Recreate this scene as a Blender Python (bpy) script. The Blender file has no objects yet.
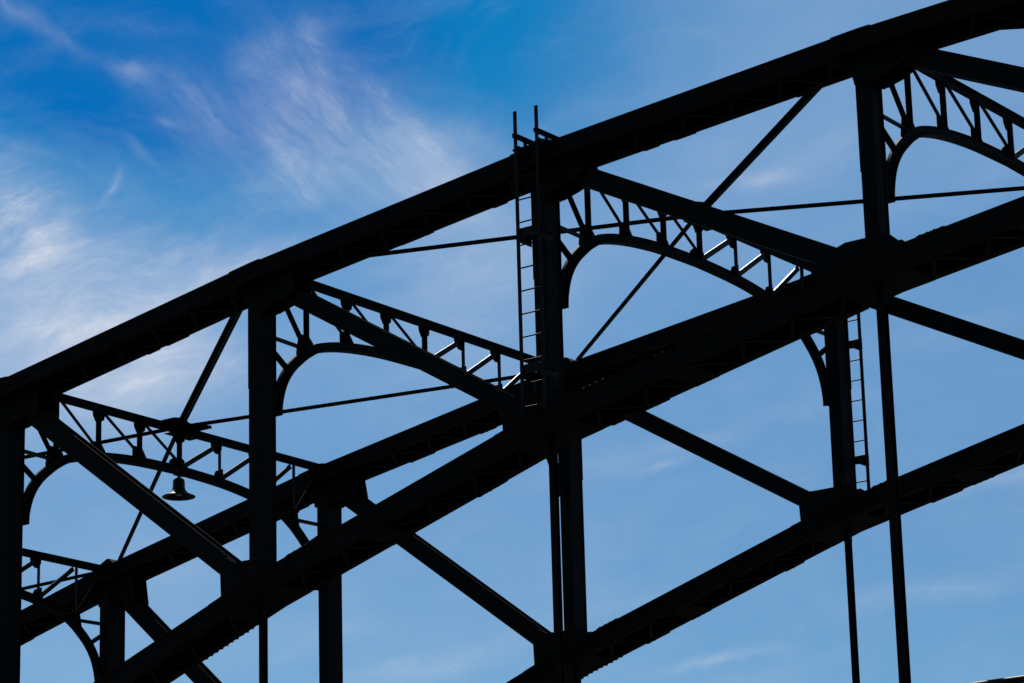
import bpy, math, random
from mathutils import Vector, Matrix, noise
random.seed(11)
sc = bpy.context.scene
col = sc.collection
rad = math.radians

# ------------------------------------------------------------------ bridge survey
# world frame: X along the bridge, Y across it (near truss Y=0, far truss Y=W), Z up, metres
ZO = 13.07                       # height of the survey datum above the ground
L = 6.0                          # panel length
W = 8.847                        # distance between the two trusses
ZT = {-3: -0.80, -2: 0.969, -1: 2.4505, 0: 3.6633, 1: 4.6250, 2: 5.3279, 3: 5.7754, 4: 5.9927, 5: 6.00}
ZB = {-3: -12.2, -2: -8.75, -1: -5.6663, 0: -3.0151, 1: -0.7921, 2: 1.0028, 3: 2.2542, 4: 3.0692, 5: 3.47}
ZT = {k: v + ZO for k, v in ZT.items()}
ZB = {k: v + ZO for k, v in ZB.items()}
HW = 0.455                       # half width of the chords
HA, HB = 0.295, 0.36             # chord depths
XP = -0.10; XPN, XPF = -0.125, -0.04                       # posts, hangers and portals stand a hand's width behind the node
NODES = [-2, -1, 0, 1, 2, 3, 4, 5]
CHORD = [-3, -2, -1, 0, 1, 2, 3, 4, 5]
ZDECK = ZO - 5.55

# ------------------------------------------------------------------ materials
def new_mat(name):
    m = bpy.data.materials.new(name); m.use_nodes = True
    nt = m.node_tree
    return m, nt, nt.nodes, nt.links, nt.nodes['Principled BSDF']

def paint(name, base, rust, rough=0.62, rust_amt=0.6, spec=0.12):
    m, nt, N, K, b = new_mat(name)
    tc = N.new('ShaderNodeTexCoord')
    n1 = N.new('ShaderNodeTexNoise'); n1.inputs['Scale'].default_value = 1.7; n1.inputs['Detail'].default_value = 8
    n2 = N.new('ShaderNodeTexNoise'); n2.inputs['Scale'].default_value = 23; n2.inputs['Detail'].default_value = 6
    K.new(tc.outputs['Object'], n1.inputs['Vector']); K.new(tc.outputs['Object'], n2.inputs['Vector'])
    r1 = N.new('ShaderNodeValToRGB')
    r1.color_ramp.elements[0].position = 0.35; r1.color_ramp.elements[0].color = (*[c * 0.75 for c in base], 1)
    r1.color_ramp.elements[1].position = 0.7; r1.color_ramp.elements[1].color = (*[c * 1.3 for c in base], 1)
    K.new(n1.outputs['Fac'], r1.inputs['Fac'])
    mu = N.new('ShaderNodeMath'); mu.operation = 'MULTIPLY'
    K.new(n1.outputs['Fac'], mu.inputs[0]); K.new(n2.outputs['Fac'], mu.inputs[1])
    r2 = N.new('ShaderNodeValToRGB')
    r2.color_ramp.elements[0].position = 0.33; r2.color_ramp.elements[0].color = (0, 0, 0, 1)
    r2.color_ramp.elements[1].position = 0.45; r2.color_ramp.elements[1].color = (rust_amt, rust_amt, rust_amt, 1)
    K.new(mu.outputs[0], r2.inputs['Fac'])
    mx = N.new('ShaderNodeMix'); mx.data_type = 'RGBA'
    K.new(r2.outputs['Color'], mx.inputs['Factor']); K.new(r1.outputs['Color'], mx.inputs['A'])
    mx.inputs['B'].default_value = (*rust, 1)
    K.new(mx.outputs['Result'], b.inputs['Base Color'])
    rr = N.new('ShaderNodeMapRange')
    rr.inputs['To Min'].default_value = rough - 0.08; rr.inputs['To Max'].default_value = rough + 0.14
    K.new(n2.outputs['Fac'], rr.inputs['Value']); K.new(rr.outputs['Result'], b.inputs['Roughness'])
    bp = N.new('ShaderNodeBump'); bp.inputs['Strength'].default_value = 0.25; bp.inputs['Distance'].default_value = 0.004
    K.new(n2.outputs['Fac'], bp.inputs['Height']); K.new(bp.outputs['Normal'], b.inputs['Normal'])
    b.inputs['Specular IOR Level'].default_value = spec
    return m

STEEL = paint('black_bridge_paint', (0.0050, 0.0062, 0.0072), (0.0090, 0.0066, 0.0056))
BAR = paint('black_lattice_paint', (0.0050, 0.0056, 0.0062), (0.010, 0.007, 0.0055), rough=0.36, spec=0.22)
LADDER = paint('dark_ladder_paint', (0.007, 0.007, 0.007), (0.03, 0.016, 0.010), rough=0.45, spec=0.2)
LAMPM = paint('dark_lamp_enamel', (0.012, 0.010, 0.008), (0.03, 0.018, 0.012), rough=0.38, spec=0.25)
RAILM = paint('railing_paint', (0.008, 0.008, 0.008), (0.02, 0.015, 0.01), rough=0.40, spec=0.22)

m, nt, N, K, b = new_mat('frosted_bulb'); BULB = m
b.inputs['Base Color'].default_value = (0.6, 0.6, 0.58, 1); b.inputs['Roughness'].default_value = 0.25

def ground_mat(name, c0, c1, scale):
    m, nt, N, K, b = new_mat(name)
    tc = N.new('ShaderNodeTexCoord')
    n1 = N.new('ShaderNodeTexNoise'); n1.inputs['Scale'].default_value = scale; n1.inputs['Detail'].default_value = 10
    K.new(tc.outputs['Object'], n1.inputs['Vector'])
    r = N.new('ShaderNodeValToRGB')
    r.color_ramp.elements[0].position = 0.3; r.color_ramp.elements[0].color = (*c0, 1)
    r.color_ramp.elements[1].position = 0.7; r.color_ramp.elements[1].color = (*c1, 1)
    K.new(n1.outputs['Fac'], r.inputs['Fac']); K.new(r.outputs['Color'], b.inputs['Base Color'])
    bp = N.new('ShaderNodeBump'); bp.inputs['Distance'].default_value = 0.05
    K.new(n1.outputs['Fac'], bp.inputs['Height']); K.new(bp.outputs['Normal'], b.inputs['Normal'])
    b.inputs['Roughness'].default_value = 0.9
    return m
GROUND = ground_mat('meadow', (0.012, 0.017, 0.007), (0.026, 0.032, 0.014), 0.8)
ASPHALT = ground_mat('asphalt', (0.035, 0.035, 0.036), (0.06, 0.06, 0.06), 6.0)

# ------------------------------------------------------------------ mesh builder
class MB:
    def __init__(s): s.v = []; s.f = []; s.sm = []
    def add(s, vs, fs, smooth=False):
        o = len(s.v); s.v += [tuple(x) for x in vs]
        for f in fs: s.f.append(tuple(i + o for i in f)); s.sm.append(smooth)
    def box(s, x0, x1, y0, y1, z0, z1):
        s.add([(x0,y0,z0),(x1,y0,z0),(x1,y1,z0),(x0,y1,z0),(x0,y0,z1),(x1,y0,z1),(x1,y1,z1),(x0,y1,z1)],
              [(3,2,1,0),(4,5,6,7),(0,1,5,4),(1,2,6,5),(2,3,7,6),(3,0,4,7)])
    def bar(s, a, b, u, u0, u1, w0, w1):
        """straight bar a->b, rectangle u0..u1 along u and w0..w1 along axis x u"""
        a = Vector(a); b = Vector(b); ax = (b - a).normalized(); u = Vector(u)
        u = (u - ax * u.dot(ax)).normalized(); w = ax.cross(u)
        vs = [p + u * i + w * j for p in (a, b) for i, j in ((u0,w0),(u1,w0),(u1,w1),(u0,w1))]
        s.add(vs, [(3,2,1,0),(4,5,6,7),(0,1,5,4),(1,2,6,5),(2,3,7,6),(3,0,4,7)])
    def prism(s, pts, d, n=None):
        """polygon of 3-D points extruded by vector d"""
        pts = [Vector(p) for p in pts]; d = Vector(d); k = len(pts)
        s.add(pts + [p + d for p in pts], [tuple(range(k))[::-1], tuple(range(k, 2*k))] +
              [(i, (i+1) % k, (i+1) % k + k, i + k) for i in range(k)])
    def sweep(s, line, y0, y1, z0, z1):
        """rectangle y0..y1 / z0..z1 carried along a line of (x, z), cut square to the vertical"""
        n = len(line); vs = []
        for x, z in line: vs += [(x,y0,z+z0),(x,y1,z+z0),(x,y1,z+z1),(x,y0,z+z1)]
        fs = [(3,2,1,0), tuple(4*(n-1)+i for i in range(4))]
        for i in range(n-1):
            for j in range(4):
                a, b_ = 4*i+j, 4*i+(j+1) % 4
                fs.append((a, b_, b_+4, a+4))
        s.add(vs, fs)
    def rivet(s, p, n, r=0.022):
        p = Vector(p); n = Vector(n).normalized()
        t = n.orthogonal().normalized(); u = n.cross(t); vs = []
        for h, q in ((0, 1.0), (0.55, 0.78)):
            vs += [p + n*(h*r) + (t*math.cos(i*math.tau/6) + u*math.sin(i*math.tau/6))*(q*r) for i in range(6)]
        vs.append(p + n*r*0.85)
        s.add(vs, [(i,(i+1) % 6,(i+1) % 6+6,i+6) for i in range(6)] + [(6+i,6+(i+1) % 6,12) for i in range(6)], True)
    def tube(s, pts, r, n=8):
        pts = [Vector(p) for p in pts]; vs = []; k = len(pts)
        for i, p in enumerate(pts):
            t = (pts[min(i+1,k-1)] - pts[max(i-1,0)]).normalized()
            a = t.orthogonal().normalized() if abs(t.z) > .9 else t.cross(Vector((0,0,1))).normalized()
            c = t.cross(a)
            vs += [p + (a*math.cos(j*math.tau/n) + c*math.sin(j*math.tau/n))*r for j in range(n)]
        s.add(vs, [(i*n+j, i*n+(j+1) % n, (i+1)*n+(j+1) % n, (i+1)*n+j) for i in range(k-1) for j in range(n)], True)
        s.add(vs[:n][::-1], [tuple(range(n))]); s.add(vs[-n:], [tuple(range(n))])
    def lathe(s, prof, n=40, c=(0,0,0)):
        vs = [(c[0]+r*math.cos(j*math.tau/n), c[1]+r*math.sin(j*math.tau/n), c[2]+z) for r, z in prof for j in range(n)]
        s.add(vs, [(i*n+j, i*n+(j+1) % n, (i+1)*n+(j+1) % n, (i+1)*n+j) for i in range(len(prof)-1) for j in range(n)], True)
    def build(s, name, mat, parent=None, loc=None):
        me = bpy.data.meshes.new(name); me.from_pydata(s.v, [], s.f)
        for p, q in zip(me.polygons, s.sm): p.use_smooth = q
        me.materials.append(mat); me.update()
        import bmesh
        bm = bmesh.new(); bm.from_mesh(me); bmesh.ops.recalc_face_normals(bm, faces=bm.faces); bm.to_mesh(me); bm.free()
        o = bpy.data.objects.new(name, me); col.objects.link(o)
        if loc: o.location = loc
        if parent: o.parent = parent
        return o

def empty(name, loc, label, cat, group=None):
    o = bpy.data.objects.new(name, None); col.objects.link(o); o.location = loc
    o.empty_display_size = 0.3; o['label'] = label; o['category'] = cat
    if group: o['group'] = group
    return o

def lerp(d, x):
    k = x / L; i = max(min(d), min(math.floor(k), max(d) - 1)); t = k - i
    return d[i]*(1-t) + d[i+1]*t

bridge = empty('arch_bridge', (0,0,0), 'black riveted steel arch bridge with two trusses, seen against blue sky', 'bridge')

# ------------------------------------------------------------------ chords
def chord(name, Z, H, y0, top, label):
    line = [(k*L, Z[k]) for k in CHORD]
    mb = MB(); a = HW; t = 0.022
    def S(ya, yb, za, zb): mb.sweep(line, y0+ya, y0+yb, za, zb)
    S(-a, a, -0.024, 0)                                   # cover plate
    for s in (-1, 1):
        def F(p, q, za, zb): S(min(s*p, s*q), max(s*p, s*q), za, zb)
        F(a-0.052, a-0.030, -H+0.014, -0.024)             # web
        F(a-0.030, a-0.018, -0.115, -0.024)               # upper angle leg
        F(a-0.030, a-0.018, -H+0.014, -H+0.105)           # lower angle leg
        F(a-0.155, a, -H, -H+0.014)                       # lower flange
        F(a-0.155, a-0.052, -0.040, -0.024)
    # rivets along both angles of either face, lacing and battens under the open side
    x0, x1 = CHORD[0]*L, CHORD[-1]*L
    x = x0 + 1.0
    while x < x1 - 1:
        z = lerp(Z, x)
        for s in (-1, 1):
            mb.rivet((x, y0+s*(a-0.018), z-0.068), (0,s,0), 0.021)
            mb.rivet((x+0.06, y0+s*(a-0.018), z-H+0.058), (0,s,0), 0.021)
        x += 0.15
    for k in CHORD[:-1]:
        n = 11; xs = [k*L + 0.55 + i*(L-1.1)/n for i in range(n+1)]
        for i in range(n):
            s = 1 if i % 2 else -1
            A = (xs[i], y0 - s*(a-0.10), lerp(Z, xs[i]) - H - 0.003); B = (xs[i+1], y0 + s*(a-0.10), lerp(Z, xs[i+1]) - H - 0.003)
            mb.bar(A, B, (0,0,1), -0.012 - 0.002*(i % 2), -0.002*(i % 2), -0.033, 0.033)
            mb.rivet((A[0], A[1], A[2]-0.012), (0,0,-1), 0.024)
    # splice plates, batten plates with heavy rivets at the nodes
    for k in NODES:
        X = k*L
        def strip(xa, xb, ya, yb, za, zb):
            pts = [xa] + ([X] if xa < X < xb else []) + [xb]
            mb.sweep([(q, lerp(Z, q)) for q in pts], y0+ya, y0+yb, za, zb)
        if top: strip(X-0.48, X+0.20, -a+0.004, a-0.004, 0.0, 0.020)
        else:
            strip(X-0.95, X+0.35, -a+0.01, a-0.01, 0.0, 0.014)
        strip(X-0.60, X+0.55, -a+0.006, a-0.006, -H-0.007, -H)
        for s in (-1, 1):
            strip(X-0.85, X+0.75, min(s*(a-0.030), s*(a-0.013)), max(s*(a-0.030), s*(a-0.013)), -H+0.125, -0.125)
            for i in range(16):
                q = X - 0.80 + i*0.10
                for zz in ((-H+0.155), -0.155) if top else ((-H+0.155), -H/2, -0.155):
                    mb.rivet((q, y0+s*(a-0.013), lerp(Z,q)+zz), (0,s,0), 0.020)
        # bolt ends that stick out below the lower flange
        for i in range(0 if top or k != 1 else 11):
            q = X + (-1.75 if y0 == 0 else -0.45) + i*0.115
            for s in (-1, 1):
                z = lerp(Z,q)-H-0.013
                mb.bar((q, y0+s*(a-0.045), z+0.005), (q, y0+s*(a-0.045), z-0.016-0.010*random.random()), (1,0,0), -0.017, 0.017, -0.017, 0.017)
        # splice halfway along the panel
        xm = X + 0.42*L
        if xm < x1 and not top:
            mb.sweep([(q, lerp(Z,q)) for q in (xm-0.22, xm+0.22)], y0-a+0.01, y0+a-0.01, -H-0.011, -H)
            mb.sweep([(q, lerp(Z,q)) for q in (X+0.75, X+1.22)], y0-a+0.01, y0+a-0.01, 0.0, 0.018)
            for i in range(4):
                q = X + 0.80 + i*0.12
                for s in (-1, 1): mb.rivet((q, y0+s*(a-0.04), lerp(Z,q)+0.018), (0,0,1), 0.026)
            for i in range(4):
                q = xm - 0.17 + i*0.115
                for s in (-1, 1): mb.rivet((q, y0+s*(a-0.05), lerp(Z,q)-H-0.011), (0,0,-1), 0.024)
    # odd repairs: short patch plates and groups of long bolts that break the edges
    rng = random.Random(int(y0*10) + (3 if top else 8))
    for k in NODES[:-1]:
        for _ in range(4):
            q = k*L + rng.uniform(0.7, L-0.9); s = rng.choice((-1, 1, 1)); n = rng.randint(2, 5)
            ln = 0.115*n + 0.05
            pts = [q] + [c*L for c in CHORD if q < c*L < q+ln] + [q+ln]
            ya, yb = sorted((y0+s*(a-0.15), y0+s*(a+0.004)))
            mb.sweep([(p, lerp(Z, p)) for p in pts], ya, yb, -H-rng.uniform(0.012, 0.020), -H-0.0005)
            for i in range(n):
                p = q + 0.06 + i*0.115
                mb.rivet((p, y0+s*(a-0.035), lerp(Z, p)-H-0.012), (0,0,-1), rng.uniform(0.020, 0.032))
        q = k*L + rng.uniform(1.6, L-1.6)
        for i in range(rng.randint(2, 4)):
            mb.rivet((q+i*0.13, y0-a+0.04, lerp(Z, q+i*0.13)), (0,0,1), rng.uniform(0.018, 0.028))
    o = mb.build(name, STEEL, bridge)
    if label: o['label'] = label
    return o

def gusset(par, X, Z0, poly, ysgn, y0, rows):
    mb = MB()
    ya = y0 + ysgn*0.205; d = ysgn*0.014
    mb.prism([(X+px, ya, Z0+pz) for px, pz in poly], (0, d, 0))
    for (ax, az, bx, bz, n) in rows:
        for i in range(n):
            t = i/max(1, n-1)
            mb.rivet((X+ax+(bx-ax)*t, ya+d, Z0+az+(bz-az)*t), (0, ysgn, 0), 0.021)
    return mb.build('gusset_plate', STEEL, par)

chords = {}
for y0, tr in ((0.0, 'near'), (W, 'far')):
    chords[tr,'t'] = chord('top_chord', ZT, HA, y0, True, None)
    chords[tr,'b'] = chord('bottom_chord', ZB, HB, y0, False, None)
    for k in NODES[1:-1]:
        X = k*L
        mA = (ZT[k+1]-ZT[k-1])/(2*L); mB = (ZB[k+1]-ZB[k-1])/(2*L)
        sd = (ZB[k+1]-0.18-ZT[k]+0.15)/L                  # slope of the diagonal leaving this node
        for s in (-1, 1):
            # upper plate: under the top chord, takes post and diagonal
            poly = [(-0.55, -0.55*mA-0.26), (-0.33, -0.56), (-0.27, -0.62), (-0.24, -0.76), (0.10, -0.76), (0.40, -0.68), (0.60, -0.15+0.60*sd-0.15),
                    (0.74, -0.15+0.74*sd+0.0), (0.80, -0.15+0.80*sd+0.10), (0.70, 0.70*mA-0.26)]
            gusset(chords[tr,'t'], X, ZT[k], poly, s, y0,
                   [(-0.26,-0.42,0.62,0.62*mA-0.38,8), (-0.22,-0.66,0.08,-0.66,3), (-0.20,-0.75,0.02,-0.75,2), (0.25,-0.32,0.62,-0.15+0.62*sd+0.06,4), (0.22,-0.52,0.56,-0.15+0.56*sd-0.08,4)])
            # lower plate: on the bottom chord, takes post and incoming diagonal
            ex = {3: 0.20, 2: 0.06}.get(k, 0.0) if y0 == 0 else 0.0
            sdi = (ZB[k]-0.18-ZT[k-1]+0.15)/L
            poly = [(-0.86-ex, -(0.86+ex)*mB-0.10), (-0.89-ex, -0.18-(0.89+ex)*sdi-0.20), (-0.74, -0.18-0.74*sdi+0.10), (-0.56, 0.36), (0.16, 0.36), (0.46, 0.46*mB+0.02), (0.62, 0.62*mB-0.10)]
            gusset(chords[tr,'b'], X, ZB[k], poly, s, y0,
                   [(-0.50,0.29,0.10,0.29,6), (-0.85,-0.85*mB+0.10,0.10,0.10,8), (-0.76,-0.18-0.76*sdi-0.02,-0.45,-0.18-0.45*sdi-0.02,4)])

# ------------------------------------------------------------------ posts, diagonals, hangers
BY = {-1: 0.48, 0: 0.44, 1: 0.41, 2: 0.40, 3: 0.31, 4: 0.31}
def post(k, y0):
    a, b_ = 0.125, BY[k]/2; X = k*L + (XPN if y0 == 0 else XPF); z0, z1 = ZB[k]-0.05, ZT[k]-0.06
    mb = MB()
    for s in (-1, 1):
        ya, yb = sorted((y0+s*b_, y0+s*(b_-0.018)))
        mb.box(X-a, X+a, ya, yb, z0, z1)
        yc, yd = sorted((y0+s*(b_-0.018), y0+s*(b_-0.10)))
        zz = z0 + 0.9
        while zz < z1-1.0:
            for q in (-1, 1): mb.rivet((X+q*0.075, y0+s*b_, zz + (0.07 if q > 0 else 0)), (0,s,0), 0.019)
            zz += 0.16
        # splice plate on the flange, ending at different heights
        ya, yb = sorted((y0+s*b_, y0+s*(b_+0.004)))
        mb.box(X-a-0.012, X+a+0.012, ya, yb, z1-2.05, z1-0.2)
    mb.box(X-0.016, X+0.016, y0-b_+0.018, y0+b_-0.018, z0, z1)
    for q in (-1, 1):                                     # side plates with a row of rivets near either edge
        xa, xb = sorted((X+q*(a-0.026), X+q*(a-0.014)))
        mb.box(xa, xb, y0-b_+0.018, y0+b_-0.018, z0, z1)
        zz = z0 + 0.9
        while zz < z1-1.0:
            for s in (-1, 1): mb.rivet((X+q*(a-0.014), y0+s*(b_-0.06), zz), (q,0,0), 0.018)
            zz += 0.16
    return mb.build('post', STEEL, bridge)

def diagonal(k, y0):
    A = Vector((k*L, y0, ZT[k]-0.15)); B = Vector(((k+1)*L, y0, ZB[k+1]-0.18))
    ax = (B-A).normalized(); A = A + ax*0.25; B = B - ax*0.25
    c0, h = {-1: (-.085,.178), 0: (-.085,.172), 1: (-.052,.152), 2: (-.040,.162), 3: (-.020,.162)}.get(k, (-.03,.17)); hy = 0.125
    mb = MB(); U = Vector((0,1,0))
    sh = ax.cross(U)*c0 if ax.cross(U).z > 0 else -ax.cross(U)*c0
    A += sh; B += sh
    # channel pair with a solid web between
    for s in (-1, 1):
        u0, u1 = sorted((s*hy, s*(hy-0.016)))
        mb.bar(A, B, U, u0, u1, -h, h)
        u0, u1 = sorted((s*(hy-0.016), s*(hy-0.095)))
        mb.bar(A, B, U, u0, u1, *((-h, -h+0.016) if ax.cross(U).z > 0 else (h-0.016, h)))   # lower flange only
    mb.bar(A, B, U, -hy+0.016, hy-0.016, -0.012, 0.012)
    w = ax.cross(U)
    n = int((B-A).length/0.16)
    for i in range(6, n-5):
        p = A + ax*(i*0.16)
        for s in (-1, 1):
            mb.rivet(p + U*(s*hy) + w*(h-0.05), (0,s,0), 0.018); mb.rivet(p + U*(s*hy) - w*(h-0.05) + ax*0.06, (0,s,0), 0.018)
    n = int((B-A).length/1.3)
    for i in range(1, n):
        p = A + ax*(i*1.3)
        g = h-0.018 if ax.cross(U).z < 0 else -h+0.030
        mb.bar(p, p+ax*0.26, U, -hy+0.095, hy-0.095, g-0.012, g)
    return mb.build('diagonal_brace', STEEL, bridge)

def hanger(k, y0):
    X = k*L + (XPN if y0 == 0 else XPF); z0, z1 = ZDECK-0.55, ZB[k]-HB+0.16
    s = {3: 0.064}.get(k, 0.053) if y0 == 0 else 0.050
    mb = MB()
    mb.box(X-s, X+s, y0-s, y0-s+0.012, z0, z1); mb.box(X-s, X+s, y0+s-0.012, y0+s, z0, z1)
    mb.box(X-0.008, X+0.008, y0-s+0.012, y0+s-0.012, z0, z1)
    mb.box(X-s-0.004, X+s+0.004, y0-s-0.004, y0+s+0.004, z1-0.42, z1-0.14)
    z = z1-1.0
    while z > z0:
        for q in (-1, 1): mb.rivet((X+q*s*0.55, y0-s, z), (0,-1,0), 0.012); mb.rivet((X+q*s*0.55, y0+s, z), (0,1,0), 0.012)
        z -= 0.3
    return mb.build('hanger', STEEL, bridge)

for y0 in (0.0, W):
    for k in (-1, 0, 1, 2, 3, 4): post(k, y0)
    for k in (-2, -1, 0, 1, 2, 3): diagonal(k, y0)
    for k in (0, 1, 2, 3, 4): hanger(k, y0)

# ------------------------------------------------------------------ portal frames
PROF = [(.385,-2.50),(.40,-2.30),(.47,-2.05),(.57,-1.85),(.72,-1.66),(.90,-1.50),(1.15,-1.315),(1.5,-1.145),(2.2,-.985),(3.2,-.875),(W/2,-.835)]
def spline(p, n=6):
    out = []
    for i in range(len(p)-1):
        p0, p1, p2, p3 = p[max(i-1,0)], p[i], p[i+1], p[min(i+2,len(p)-1)]
        for j in range(n):
            t = j/n
            out.append(tuple(0.5*((2*p1[c]) + (-p0[c]+p2[c])*t + (2*p0[c]-5*p1[c]+4*p2[c]-p3[c])*t*t + (-p0[c]+3*p1[c]-3*p2[c]+p3[c])*t**3) for c in (0,1)))
    out.append(p[-1]); return out
half = spline(PROF)
ARC = half + [(W-y, z) for y, z in half[-2::-1]]           # lower edge of the rib, (Y, Z below the chord)
def offset(line, d):
    out = []
    for i, (y, z) in enumerate(line):
        a, b_ = line[max(i-1,0)], line[min(i+1,len(line)-1)]
        t = Vector((b_[0]-a[0], b_[1]-a[1])).normalized()
        out.append((y - t.y*d, z + t.x*d))
    return out
def arc_z(y, line):
    for (y0, z0), (y1, z1) in zip(line, line[1:]):
        if y0 <= y <= y1 and y1 > y0: return z0 + (z1-z0)*(y-y0)/(y1-y0)
    return line[0][1]
RIB = 0.165
OUT = offset(ARC, RIB)
OUT = [(min(max(y, 0.17), W-0.17), z) for y, z in OUT]

def portal(k):
    X = k*L + XP + 0.012; Z = ZT[k]
    fr = bpy.data.objects.new('portal_frame', None); col.objects.link(fr); fr.parent = bridge
    fr.location = (X, 0, Z); fr.empty_display_size = 0.2
    t = 0.085
    # arched rib: web with a flange along each edge
    mb = MB(); mid0, mid1 = offset(ARC, 0.016), offset(ARC, RIB-0.014)
    mid1 = [(min(max(y, 0.185), W-0.185), z) for y, z in mid1]
    def band(lo, hi, x0, x1):
        n = len(lo); vs = []
        for (ya, za), (yb, zb) in zip(lo, hi): vs += [(x0,ya,za),(x1,ya,za),(x1,yb,zb),(x0,yb,zb)]
        fs = [(0,1,2,3), tuple(4*(n-1)+i for i in (3,2,1,0))]
        for i in range(n-1):
            for j in range(4):
                a, c = 4*i+j, 4*i+(j+1) % 4; fs.append((a, a+4, c+4, c))
        mb.add(vs, fs)
    band(mid0, mid1, -0.010, 0.010); band(ARC, mid0, -t, t); band(mid1, OUT, -0.028, 0.028)
    lo2 = offset(ARC, 0.085)
    band(mid0, lo2, 0.010, 0.022); band(mid0, lo2, -0.022, -0.010)
    for i in range(2, len(ARC)-2, 1):
        y, z = offset(ARC, 0.055)[i]; mb.rivet((0.022, y, z), (1,0,0), 0.014)
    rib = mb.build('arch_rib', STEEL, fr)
    # straight strut along the top
    mb = MB(); ya, yb = 0.20, W-0.20
    mb.box(-0.010, 0.010, ya, yb, -0.035, 0.090)
    mb.box(-0.060, 0.060, ya, yb, 0.090, 0.102); mb.box(-0.034, 0.034, ya, yb, -0.045, -0.035)
    mb.box(0.010, 0.020, ya, yb, 0.035, 0.090); mb.box(0.010, 0.020, ya, yb, -0.035, 0.020)
    y = 0.4
    while y < W-0.4: mb.rivet((0.020, y, 0.062), (1,0,0), 0.013); mb.rivet((0.020, y+0.06, -0.008), (1,0,0), 0.013); y += 0.14
    mb.build('top_strut', STEEL, fr)
    # lattice between strut and rib: angle bars and small gussets
    NV = 8; S = [W*i/NV for i in range(NV+1)]
    def angle(a, b_, sy, lx=0.082, ly=0.078):
        """angle bar in the portal plane; sy = side its in-plane leg lies on, other leg towards +X"""
        bb = MB(); A = Vector((0, *a)); B = Vector((0, *b_)); ax = (B-A).normalized()
        w = Vector((1,0,0)).cross(ax)                      # in-plane normal
        if (w.y*sy if abs(w.y) > abs(w.z)*0.3 else w.z*sy) < 0: w = -w
        bb.bar(A, B, w, 0.0, 0.009, -lx if ax.cross(w).x < 0 else 0.010, -0.010 if ax.cross(w).x < 0 else lx)
        bb.bar(A, B, w, 0.0, ly, -0.019 if ax.cross(w).x < 0 else 0.010, -0.010 if ax.cross(w).x < 0 else 0.019)
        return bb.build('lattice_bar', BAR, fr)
    def plate(pts, n=4):
        bb = MB(); bb.prism([(-0.019, y, z) for y, z in pts], (0.009, 0, 0))
        cy = sum(p[0] for p in pts)/len(pts); cz = sum(p[1] for p in pts)/len(pts)
        for dy, dz in ((-.07,-.04),(.07,-.04),(-.04,.05),(.04,.05)): bb.rivet((-0.010, cy+dy, cz+dz), (1,0,0), 0.013)
        return bb.build('lattice_gusset', STEEL, fr)
    for i in range(1, NV):
        y = S[i]; zl = arc_z(y, OUT); sy = -1 if i <= NV//2 else 1
        angle((y, zl-0.02), (y, -0.036), sy)
        m = 1 if i <= NV//2 else -1                        # plates mirror about the middle
        e = 0.07 if i in (1, 7) else 0.0; f = 1.0 if m > 0 else 0.45
        q = lambda d, h: (y + m*d, arc_z(y + m*d, OUT) + h)
        if i == NV//2: lo = [q(-.26,-.03), q(.26,-.03), q(.26,.06), (y+.13, zl+.15), (y-.13, zl+.15), q(-.26,.06)]
        else: lo = [q(-.17-e,-.03), q(.22*f,-.03), q(.21*f,.02), (y+m*.09*f, zl+.20*(1 if m > 0 else .6)+e*.6), (y-m*.17, zl+.20+e*.4), q(-.17-e,.06)]
        plate(lo if m > 0 else lo[::-1])
        hi = [(y-m*.14,-.036), (y-m*.13,-.13), (y-m*.06,-.24), (y+m*.05,-.24), (y+m*.17,-.16), (y+m*.19,-.036)]
        if i not in (1, 7): plate(hi if m < 0 else hi[::-1])
    for i in range(0, NV//2):                               # diagonals: down towards the middle on both sides
        for mir in (0, 1):
            a = (S[i] + 0.08, -0.05); c = (S[i+1] - 0.05, arc_z(S[i+1]-0.05, OUT) + 0.03)
            if i == 0: a = (0.22, -0.07)
            if mir: a, c = (W-a[0], a[1]), (W-c[0], c[1])
            angle(a, c, -1 if i == 0 else 1, *((0.046, 0.105) if mir else (0.07, 0.07)))
    for m_ in (0, 1):
        fy = (lambda y: W-y) if m_ else (lambda y: y)
        angle((fy(0.17), -1.19), (fy(0.98), -1.21), 1)
        angle((fy(0.17), -1.36), (fy(0.62), -1.64), -1)
        bb = MB(); y0_, y1_ = sorted((fy(0.17), fy(0.19))); bb.box(-0.08, 0.08, y0_, y1_, -2.55, -0.15)
        bb.build('seat_angle', STEEL, fr)
    return fr
frames = {k: portal(k) for k in (-1, 0, 1, 2, 3, 4)}

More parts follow.
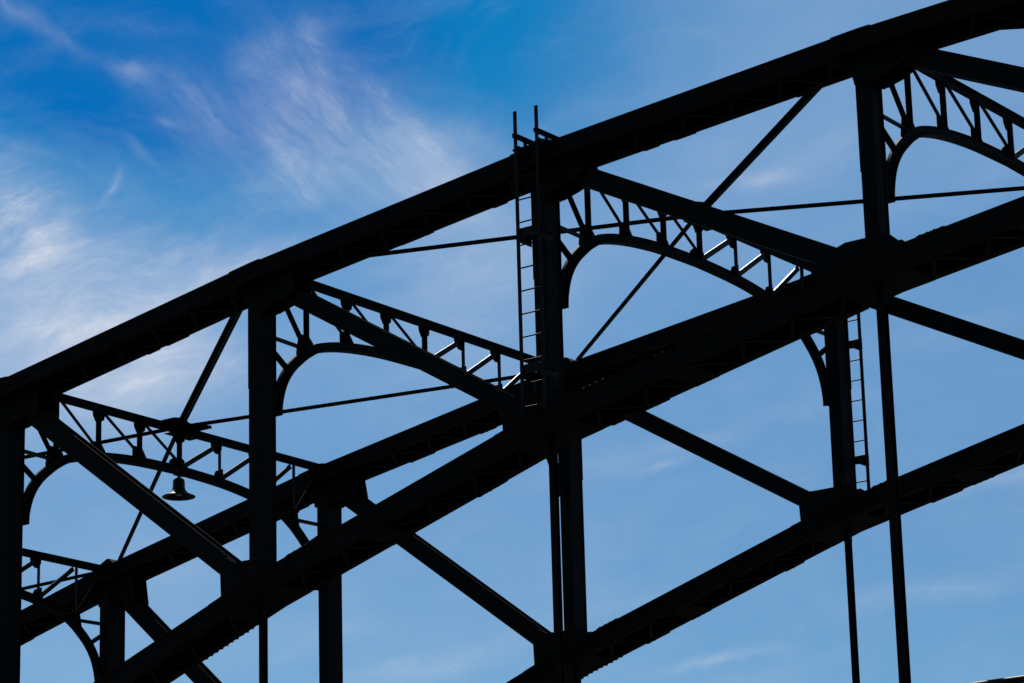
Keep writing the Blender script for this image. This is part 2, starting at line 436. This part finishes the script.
# ------------------------------------------------------------------ wind bracing in the plane of the top chords
def brace(k, far, up):
    """half a cross from the middle of portal k to a chord node one panel away"""
    q = k + up
    M = Vector((k*L-0.066, W/2, ZT[k]+0.114))
    E0 = Vector((q*L + up*(-0.058 if far else -0.205), W if far else 0.0, ZT[q] + (0.10 if far else 0.03)))
    ax = (E0-M).normalized(); A = M + ax*0.25; E = E0 - ax*0.40
    wide = 0.085 if (up > 0 and not far) else 0.045
    mb = MB()
    n = Vector((0,0,1))
    mb.bar(A, E, n, -0.010, 0.0, -wide, wide)
    mb.bar(A, E, n, -0.010-wide*1.2, -0.010, -0.006, 0.006)
    L_ = (E-A).length; i = 0.3
    while i < L_:
        mb.rivet(A+ax*i+ax.cross(n)*wide*0.5, n, 0.014); i += 0.35
    mb.build('wind_brace', STEEL, bridge)
for k in (0, 2, 4):
    for far in (False, True):
        for up in (-1, 1): brace(k, far, up)
    mb = MB(); X, Z = k*L-0.066, ZT[k]+0.105
    pl = [(-0.44,-0.40),(-0.34,-0.54),(0.34,-0.54),(0.44,-0.40),(0.26,0),(0.44,0.40),(0.34,0.54),(-0.34,0.54),(-0.44,0.40),(-0.26,0)]
    sl = (ZT[k+1]-ZT[k-1])/(2*L)
    mb.prism([(X+x, W/2+y, Z+x*sl*0) for x, y in pl], (0,0,0.014))
    for x, y in pl: mb.rivet((X+x*0.85, W/2+y*0.85, Z), (0,0,-1), 0.018)
    mb.box(X-0.08, X+0.16, W/2-0.36, W/2+0.36, ZT[k]-0.105, ZT[k]-0.093)
    mb.build('bracing_plate', STEEL, bridge)
brace(-2, True, 1)
for k in (-1, 1, 3):                                       # end plates on the chords where the braces land
    for y0, s in ((0.0, 1), (W, -1)):
        mb = MB(); X = k*L; lz = lambda q: lerp(ZT, q) + 0.001
        ya, yb = y0 + s*0.12, y0 + s*0.45
        mb.prism([(X-0.34, ya, lz(X-0.34)), (X+0.20, ya, lz(X+0.20)+0.14), (X+0.26, ya, lz(X+0.26)+0.13), (X+0.38, ya, lz(X+0.38))], (0, yb-ya, 0))
        for q in (-0.05, 0.08, 0.2): mb.rivet((X+q, y0-s*0.0+s*0.12, lz(X+q)+0.05), (0,-s,0), 0.018)
        mb.build('bracing_plate', STEEL, bridge)
for k in (-2, 0, 2, 4):
    for y0 in (0.0, W):
        mb = MB(); X = k*L+XP; mb.box(X-0.20, X+0.16, y0-0.34, y0+0.34, ZT[k]-0.02, ZT[k]+0.095); mb.build('bracing_plate', STEEL, bridge)

# ------------------------------------------------------------------ deck
mb = MB(); mb.box(-26, 40, 0.62, W-0.62, ZDECK-0.30, ZDECK); mb.build('road_deck', ASPHALT, bridge)
for y0, y1 in ((-2.25, -0.62), (W+0.62, W+2.25)):
    mb = MB(); mb.box(-26, 40, y0, y1, ZDECK-0.12, ZDECK+0.12); mb.build('footway', ASPHALT, bridge)
for k in range(-1, 6):
    mb = MB(); X = k*L+XP
    mb.box(X-0.012, X+0.012, -2.2, W+2.2, ZDECK-0.95, ZDECK-0.31); mb.box(X-0.15, X+0.15, -2.2, W+2.2, ZDECK-0.97, ZDECK-0.95)
    mb.build('floor_beam', STEEL, bridge)

# ------------------------------------------------------------------ handrail of the near footway
rail = empty('footway_railing', (20, -2.10, ZDECK+0.12), 'dark pipe railing along the near footway, its top just in the bottom corner', 'railing')
zr = ZO - 4.545 - (ZDECK+0.12)
mb = MB(); mb.tube([(x-20, 0, zr) for x in range(-10, 41, 2)], 0.052, 14); mb.build('rail', RAILM, rail)
mb = MB(); mb.tube([(x-20, 0, 0.50) for x in range(-10, 41, 2)], 0.03, 10); mb.build('rail', RAILM, rail)
for x in range(-10, 41, 3):
    mb = MB(); mb.box(x-20-0.03, x-20+0.03, -0.03, 0.03, 0, zr-0.04); mb.box(x-20-0.07, x-20+0.07, -0.07, 0.07, 0, 0.015); mb.build('rail_post', RAILM, rail)

# ------------------------------------------------------------------ ladders
def ladder(yrail, sgn, x0, ztop, zbot, label):
    """sgn: outward direction of the truss face it hangs on"""
    w = 0.42; X = 2*L
    o = empty('ladder', (x0 + w/2, yrail, zbot), label, 'ladder', 'ladders clamped to the bridge posts')
    H = ztop - zbot
    for q in (-1, 1):
        mb = MB(); mb.box(q*w/2-0.030, q*w/2+0.030, -0.010, 0.010, 0, H); mb.build('rail', LADDER, o)
    z = 0.075 if sgn < 0 else 0.14
    while z < H - (1.05 if sgn < 0 else 0.9):
        mb = MB(); mb.tube([(-w/2-0.02, 0, z), (w/2+0.02, 0, z)], 0.013, 8); mb.build('rung', LADDER, o); z += 0.378
    # arched stand-off brackets on the post
    for zz in ((ZT[2]-1.36, ZT[2]-3.60) if sgn < 0 else (ZT[2]-1.14, ZT[2]-3.31)):
        mb = MB(); n = 10; top = []; bot = []
        for i in range(n+1):
            t = i/n; x = -w/2-0.05 + t*(w+0.10)
            top.append((x, 0.0)); bot.append((x, -0.21 + 0.06*math.sin(math.pi*t)))
        pts = top + bot[::-1]
        mb.prism([(x, -sgn*0.016, z+zz-zbot) for x, z in pts], (0, -sgn*0.012, 0))
        for q in (-1, 1):
            ya, yb = sorted((0.0-sgn*0.02, -sgn*(abs(yrail-(0 if sgn < 0 else W))-0.20)))
            mb.box(q*w/2-0.035, q*w/2+0.035, ya, yb, zz-zbot-0.09, zz-zbot-0.078); mb.box(q*w/2-0.035, q*w/2-0.025, ya, yb, zz-zbot-0.21, zz-zbot-0.09)
            mb.rivet((q*w/2*0.7, sgn*0.0-sgn*0.014, zz-zbot-0.03), (0,0,1), 0.02)
        mb.build('bracket', LADDER, o)
    return o, w
near_l, lw = ladder(-0.60, -1, 11.755, ZT[2]+0.61, ZB[2]-0.045, 'dark steel ladder on the near post, its two rails rising above the top chord')
# arms that hold the rails on the chord top, with clips under them
for q in (-1, 1):
    mb = MB(); z = ZT[2]+0.155 - (ZB[2]-0.045); x = q*lw/2
    z += 0.09*q*0
    mb.box(x+0.030, x+0.042, -0.13, 1.00, z-0.035, z+0.035); mb.box(x+0.042, x+0.09, -0.13, 1.00, z+0.023, z+0.035)
    for yy in (0.24, 0.55, 0.86):
        zc = (lerp(ZT, near_l.location.x + x) + 0.02) - (ZB[2]-0.045)
        mb.box(x-0.03, x+0.10, yy-0.05, yy+0.05, zc, zc+0.03); mb.box(x+0.0, x+0.03, yy-0.03, yy+0.03, zc+0.03, z+0.03)
        mb.rivet((x+0.07, yy, zc+0.03), (0,0,1), 0.03)
    zc = lerp(ZT, near_l.location.x + x) - (ZB[2]-0.045)
    mb.box(x-0.045, x+0.045, 0.011, 0.16, zc-0.16, zc+0.05); mb.box(x-0.14, x+0.05, 0.10, 0.30, zc+0.022, zc+0.055)
    mb.build('bracket', LADDER, near_l)
far_l, lw = ladder(W+0.42, 1, 11.785, ZT[2]+0.45, ZB[2]+0.02, 'dark steel ladder on the far post, with two arched brackets')

# ------------------------------------------------------------------ lamp under the portal
LX, LY, LZ = XP+0.012, 4.42, ZT[0]-0.80
lamp = empty('pendant_lamp', (LX, LY, LZ), 'bell shaped dark pendant lamp hanging under the curved portal rib', 'lamp')
mb = MB(); mb.box(-0.05, 0.05, -0.16, 0.16, -0.014, -0.001)
mb.box(-0.035, 0.035, -0.13, 0.13, -0.075, -0.062)
for q in (-1, 1): mb.tube([(0, q*0.06, -0.064), (0, q*0.06, -0.012)], 0.012, 8)
KZ = 0.94
mb.tube([(0,0,-0.07), (0,0,-0.13)], 0.026, 12); mb.build('hanger_bracket', LAMPM, lamp)
mb = MB(); mb.lathe([(r_, z_*KZ) for r_, z_ in [(0.0,-0.118),(0.045,-0.118),(0.05,-0.13),(0.085,-0.142),(0.106,-0.165),(0.115,-0.20),(0.118,-0.335),(0.126,-0.345),(0.126,-0.372),(0.118,-0.38)]])
mb.build('housing', LAMPM, lamp)
mb = MB(); mb.lathe([(r_, z_*KZ) for r_, z_ in [(0.118,-0.372),(0.140,-0.385),(0.175,-0.43),(0.235,-0.474),(0.312,-0.505),(0.322,-0.516),(0.318,-0.522)]])
sh = mb.build('lamp_shade', LAMPM, lamp)
mb = MB(); mb.lathe([(r_, z_*KZ) for r_, z_ in [(0.318,-0.522),(0.308,-0.514),(0.230,-0.482),(0.168,-0.438),(0.11,-0.39),(0.0,-0.388)]]); mb.build('shade_lining', LAMPM, sh)
mb = MB(); mb.lathe([(r_, z_*KZ) for r_, z_ in [(0.0,-0.50),(0.03,-0.495),(0.055,-0.47),(0.05,-0.43),(0.025,-0.39)]], 20); mb.build('bulb', BULB, lamp)

# ------------------------------------------------------------------ ground
mb = MB(); R, n = 6000, 48
pts = [(R*math.cos(i*math.tau/n), R*math.sin(i*math.tau/n), 0.0) for i in range(n)]
mb.add(pts, [tuple(range(n))]); g = mb.build('ground', GROUND); g['kind'] = 'structure'

# ------------------------------------------------------------------ light and sky
SUN_AZ, SUN_EL = 50.0, 50.0            # degrees from +Y towards -X, and up
sd = Vector((-math.sin(rad(SUN_AZ))*math.cos(rad(SUN_EL)), math.cos(rad(SUN_AZ))*math.cos(rad(SUN_EL)), math.sin(rad(SUN_EL))))
sl = bpy.data.lights.new('sun', 'SUN'); sl.energy = 3.0; sl.angle = rad(0.53); sl.color = (1.0, 0.95, 0.88)
so = bpy.data.objects.new('sun', sl); col.objects.link(so); so.rotation_euler = sd.to_track_quat('Z', 'Y').to_euler(); so.location = sd*200

wd = bpy.data.worlds.new('World'); sc.world = wd; wd.use_nodes = True
N, K = wd.node_tree.nodes, wd.node_tree.links
N.clear()
out = N.new('ShaderNodeOutputWorld'); bg = N.new('ShaderNodeBackground'); K.new(bg.outputs[0], out.inputs[0])
sky = N.new('ShaderNodeTexSky'); sky.sky_type = 'NISHITA'; sky.sun_disc = False
sky.sun_elevation = rad(SUN_EL); sky.sun_rotation = rad(-SUN_AZ)
sky.altitude = 200; sky.air_density = 1.0; sky.dust_density = 0.4; sky.ozone_density = 1.5
bg.inputs['Strength'].default_value = 0.08

# the view looks up past the bridge; u, v are degrees of azimuth and elevation about that part of the sky
AZ0, EL0 = 36.242, 16.025
def M2(op, a, b=None, c=None, clamp=False):
    n = N.new('ShaderNodeMath'); n.operation = op; n.use_clamp = clamp
    for i, x in enumerate((a, b, c)):
        if x is None: continue
        if isinstance(x, (int, float)): n.inputs[i].default_value = x
        else: K.new(x, n.inputs[i])
    return n.outputs[0]
def smooth(x, lo, hi):
    n = N.new('ShaderNodeMapRange'); n.interpolation_type = 'SMOOTHSTEP'
    n.inputs['From Min'].default_value = lo; n.inputs['From Max'].default_value = hi
    K.new(x, n.inputs['Value']); return n.outputs['Result']
def mixc(f, a, b):
    n = N.new('ShaderNodeMix'); n.data_type = 'RGBA'
    if isinstance(f, float): n.inputs['Factor'].default_value = f
    else: K.new(f, n.inputs['Factor'])
    for k_, x in (('A', a), ('B', b)):
        if isinstance(x, tuple): n.inputs[k_].default_value = (*x, 1)
        else: K.new(x, n.inputs[k_])
    return n.outputs['Result']
tc = N.new('ShaderNodeTexCoord'); sep = N.new('ShaderNodeSeparateXYZ'); K.new(tc.outputs['Generated'], sep.inputs[0])
az = M2('ARCTAN2', M2('MULTIPLY', sep.outputs[0], -1.0), sep.outputs[1])
el = M2('ARCSINE', sep.outputs[2])
D = 180/math.pi
uu = M2('MULTIPLY', M2('SUBTRACT', AZ0/D, az), D*math.cos(rad(EL0)))
vv = M2('MULTIPLY', M2('SUBTRACT', el, EL0/D), D)
uv = N.new('ShaderNodeCombineXYZ'); K.new(uu, uv.inputs[0]); K.new(vv, uv.inputs[1]); UV = uv.outputs[0]
def noise_tex(vec, scale, detail, rough=0.55, dist=0.0, stretch=None, ang=0.0, off=0.0):
    mp = N.new('ShaderNodeMapping'); mp.vector_type = 'TEXTURE'
    mp.inputs['Rotation'].default_value = (0, 0, rad(ang)); mp.inputs['Location'].default_value = (off, off*0.7, off*0.3)
    if stretch: mp.inputs['Scale'].default_value = (stretch, 1, 1)
    K.new(vec, mp.inputs['Vector'])
    n = N.new('ShaderNodeTexNoise'); n.inputs['Scale'].default_value = scale; n.inputs['Detail'].default_value = detail
    n.inputs['Roughness'].default_value = rough; n.inputs['Distortion'].default_value = dist
    K.new(mp.outputs['Vector'], n.inputs['Vector']); return n
# slow wind-shear warp shared by all cirrus
wn = noise_tex(UV, 0.45, 4, off=3.1)
wv = N.new('ShaderNodeVectorMath'); wv.operation = 'MULTIPLY_ADD'
K.new(wn.outputs['Color'], wv.inputs[0]); wv.inputs[1].default_value = (0.9, 0.9, 0)
ws = N.new('ShaderNodeVectorMath'); ws.operation = 'ADD'; K.new(UV, ws.inputs[0]); ws.inputs[1].default_value = (-0.45, -0.45, 0)
K.new(ws.outputs[0], wv.inputs[2]); UVW = wv.outputs[0]
def patch(c, ln, wd_, ang, st, vec=None):
    """one cirrus patch: centre (u, v) in degrees, half length and width, tilt, density"""
    mp = N.new('ShaderNodeMapping'); mp.vector_type = 'TEXTURE'
    mp.inputs['Location'].default_value = (c[0], c[1], 0); mp.inputs['Rotation'].default_value = (0, 0, rad(ang))
    mp.inputs['Scale'].default_value = (ln, wd_, 1); K.new(vec or UVW, mp.inputs['Vector'])
    g = N.new('ShaderNodeTexGradient'); g.gradient_type = 'QUADRATIC_SPHERE'; K.new(mp.outputs['Vector'], g.inputs['Vector'])
    return M2('MULTIPLY', g.outputs['Fac'], st)
def total(lst):
    t = lst[0]
    for x in lst[1:]: t = M2('ADD', t, x)
    return t
PA = [((-3.20, 4.48), 4.23, 1.27, -42, 0.22),
      ((-4.19, 5.51), 1.94, 0.68, 14, 0.28),
      ((-3.43, 5.40), 1.27, 0.42, -58, 0.18),
      ((-3.85, 4.67), 1.94, 1.44, -24, 0.18),
      ((-1.62, 3.70), 2.33, 0.51, -48, 0.30),
      ((-2.08, 4.33), 2.71, 0.51, -42, 0.18),
      ((-3.30, 3.57), 4.23, 1.69, -18, 0.14),
      ((-9.04, 6.00), 2.11, 0.34, -28, 0.22),
      ((-8.15, 5.61), 1.44, 0.34, -28, 0.06),
      ((-6.93, 5.04), 0.68, 0.34, -18, 0.20),
      ((-6.00, 4.57), 1.86, 0.55, -24, 0.22),
      ((-6.24, 4.09), 0.42, 0.21, -18, 0.24),
      ((-3.87, 2.99), 1.69, 0.59, -54, 0.24),
      ((-6.83, 3.52), 0.76, 0.21, -44, 0.12),
      ((-9.03, 3.55), 2.54, 0.21, -20, 0.14),
      ((-5.16, 3.94), 3.59, 1.61, -34, 0.16),
      ((-1.82, 2.82), 5.07, 2.33, -18, 0.20),
      ((-6.47, 5.74), 3.81, 0.34, -10, 0.06)]
PB = [((-9.05, 2.21), 2.62, 1.52, -48, 0.78),
      ((-8.08, 1.08), 6.76, 2.54, 12, 0.64),
      ((-8.61, 0.26), 5.50, 1.69, 10, 0.30),
      ((-7.27, 2.82), 0.68, 0.15, 56, 0.36),
      ((2.53, -2.35), 1.01, 0.21, 16, 0.46),
      ((4.66, 2.82), 1.18, 0.30, 6, 0.42),
      ((3.76, 2.75), 0.51, 0.21, 6, 0.30),
      ((-1.62, -5.89), 3.38, 0.51, 12, 0.38),
      ((3.37, -5.98), 2.11, 0.19, 10, 0.34),
      ((7.33, -4.86), 3.81, 0.51, 6, 0.22),
      ((-5.53, 1.34), 3.38, 0.42, 20, 0.38),
      ((-0.68, 3.72), 2.54, 1.27, -18, 0.20),
      ((-7.25, -0.73), 3.81, 1.52, 16, 0.58),
      ((-5.35, -0.27), 3.81, 1.27, 12, 0.22),
      ((-0.75, 0.97), 2.96, 2.96, 62, 0.26),
      ((3.37, -1.93), 5.07, 0.51, 14, 0.20),
      ((8.35, -2.92), 3.81, 0.38, 10, 0.18),
      ((5.46, 3.28), 5.07, 1.27, 12, 0.10),
      ((2.17, -4.81), 5.92, 0.59, 10, 0.16),
      ((-3.40, -5.40), 3.81, 0.76, 14, 0.16),
      ((8.17, -0.18), 3.81, 0.59, 10, 0.12)]
PH = [((-8.44, 0.35), 8.46, 3.72, 2, 0.19),
      ((-7.34, -0.73), 2.96, 1.69, 12, 0.12),
      ((-1.27, 2.81), 5.28, 2.54, -18, 0.20),
      ((-3.12, 3.30), 4.65, 2.33, -28, 0.08),
      ((-5.17, 1.38), 3.81, 1.44, 2, 0.13),
      ((7.44, 5.33), 10.15, 4.65, 16, 0.05),
      ((-6.60, -4.28), 7.19, 4.65, 2, 0.09),
      ((-0.93, 0.97), 3.38, 2.54, 2, 0.08)]
DEEP = ((-6.01, 5.84), 7.35, 4.23, 0, 0.45, 0.80, 1.55)
T_DEEP, T_MID = (-0.13, 0.40, 0.84), (0.01, 0.57, 0.92)
T_PALE = mixc(smooth(vv, -5.5, 6.5), (0.43, 0.71, 0.905), (0.60, 0.92, 1.08))
T_REST = (0.42, 0.44, 0.46)  # unseen sky outside the view, dimmed to neutral grey to keep steel dark
CIRRUS = (8.9, 9.3, 10.3)
# clear, strongly polarised patch of the sky against the paler, hazier sky around it
mp = N.new('ShaderNodeMapping'); mp.vector_type = 'TEXTURE'
mp.inputs['Location'].default_value = (*DEEP[0], 0); mp.inputs['Scale'].default_value = (DEEP[1], DEEP[2], 1); mp.inputs['Rotation'].default_value = (0,0,rad(DEEP[3]))
K.new(UVW, mp.inputs['Vector'])
ln_ = N.new('ShaderNodeVectorMath'); ln_.operation = 'LENGTH'; K.new(mp.outputs['Vector'], ln_.inputs[0])
mid = smooth(ln_.outputs['Value'], DEEP[4], DEEP[5]); pale = smooth(ln_.outputs['Value'], DEEP[5], DEEP[6])
pale0 = M2('MULTIPLY_ADD', pale, 0.8, 0.2)
fibA = smooth(noise_tex(UVW, 1.0, 12, 0.67, 0.35, 2.6, -36, 1.0).outputs['Fac'], 0.30, 0.74)     # falling to the right
fibB = smooth(noise_tex(UVW, 1.0, 12, 0.67, 0.35, 2.6, 20, 7.0).outputs['Fac'], 0.30, 0.74)      # rising to the right
soft = smooth(noise_tex(UV, 0.35, 6, 0.55, 0.2, 1.8, 12, 4.0).outputs['Fac'], 0.30, 0.75)
hairA = smooth(noise_tex(UVW, 2.6, 8, 0.70, 0.6, 5.5, -44, 2.0).outputs['Fac'], 0.30, 0.70)   # fine strands
hairB = smooth(noise_tex(UVW, 2.4, 8, 0.70, 0.6, 5.0, 14, 9.0).outputs['Fac'], 0.30, 0.70)
fibA = M2('MULTIPLY', fibA, M2('MULTIPLY_ADD', hairA, 0.9, 0.60)); fibB = M2('MULTIPLY', fibB, M2('MULTIPLY_ADD', hairB, 0.8, 0.62))
dA = M2('MULTIPLY', total([patch(*p) for p in PA]), M2('MULTIPLY_ADD', fibA, 0.80, 0.18))
dB = M2('MULTIPLY', total([patch(*p) for p in PB]), M2('MULTIPLY_ADD', fibB, 0.82, 0.24))
hz = total([patch(*p) for p in PH])
dens = M2('ADD', M2('ADD', dA, dB), M2('ADD', hz, M2('MULTIPLY', M2('MULTIPLY', soft, pale0), 0.06)))
thin = smooth(noise_tex(UVW, 0.8, 9, 0.62, 0.5, 2.2, 8, 12.0).outputs['Fac'], 0.42, 0.80)
dens = M2('ADD', dens, M2('MULTIPLY', thin, 0.075))
dens = M2('MINIMUM', dens, 0.9)
tint = mixc(pale, mixc(mid, T_DEEP, T_MID), T_PALE)
dt = N.new('ShaderNodeVectorMath'); dt.operation = 'DOT_PRODUCT'; K.new(tc.outputs['Generated'], dt.inputs[0])
dt.inputs[1].default_value = (-math.sin(rad(AZ0))*math.cos(rad(EL0)), math.cos(rad(AZ0))*math.cos(rad(EL0)), math.sin(rad(EL0)))
tint = mixc(smooth(dt.outputs['Value'], 0.2, 0.8), T_REST, tint)
mul = N.new('ShaderNodeMix'); mul.data_type = 'RGBA'; mul.blend_type = 'MULTIPLY'; mul.inputs['Factor'].default_value = 1
K.new(sky.outputs[0], mul.inputs['A']); K.new(tint, mul.inputs['B'])
final = mixc(dens, mul.outputs['Result'], CIRRUS)
cl = N.new('ShaderNodeVectorMath'); cl.operation = 'MAXIMUM'; K.new(final, cl.inputs[0]); cl.inputs[1].default_value = (0, 0, 0)
K.new(cl.outputs[0], bg.inputs['Color'])

# ------------------------------------------------------------------ camera
yaw, pitch, roll = rad(36.24221773566728), rad(16.0250439697093), rad(0) + (-1.5518170846943726)*math.pi/180
fw = Vector((-math.sin(yaw)*math.cos(pitch), math.cos(yaw)*math.cos(pitch), math.sin(pitch)))
rt0 = Vector((math.cos(yaw), math.sin(yaw), 0)); up0 = rt0.cross(fw)
rt = math.cos(roll)*rt0 + math.sin(roll)*up0; up = -math.sin(roll)*rt0 + math.cos(roll)*up0
cd = bpy.data.cameras.new('camera'); cam = bpy.data.objects.new('camera', cd); col.objects.link(cam)
cam.matrix_world = Matrix(((rt.x, up.x, -fw.x, 39.39175083), (rt.y, up.y, -fw.y, -38.54343184), (rt.z, up.z, -fw.z, -11.37219497+ZO), (0,0,0,1)))
cd.sensor_width = 36; cd.lens = 36*3117.824699/1024; cd.clip_start = 0.1; cd.clip_end = 20000
sc.camera = cam
sc.view_settings.view_transform = 'Standard'; sc.view_settings.look = 'None'
sc.view_settings.exposure = 0; sc.view_settings.gamma = 1; sc.view_settings.use_curve_mapping = False
sc.cycles.max_bounces = 6
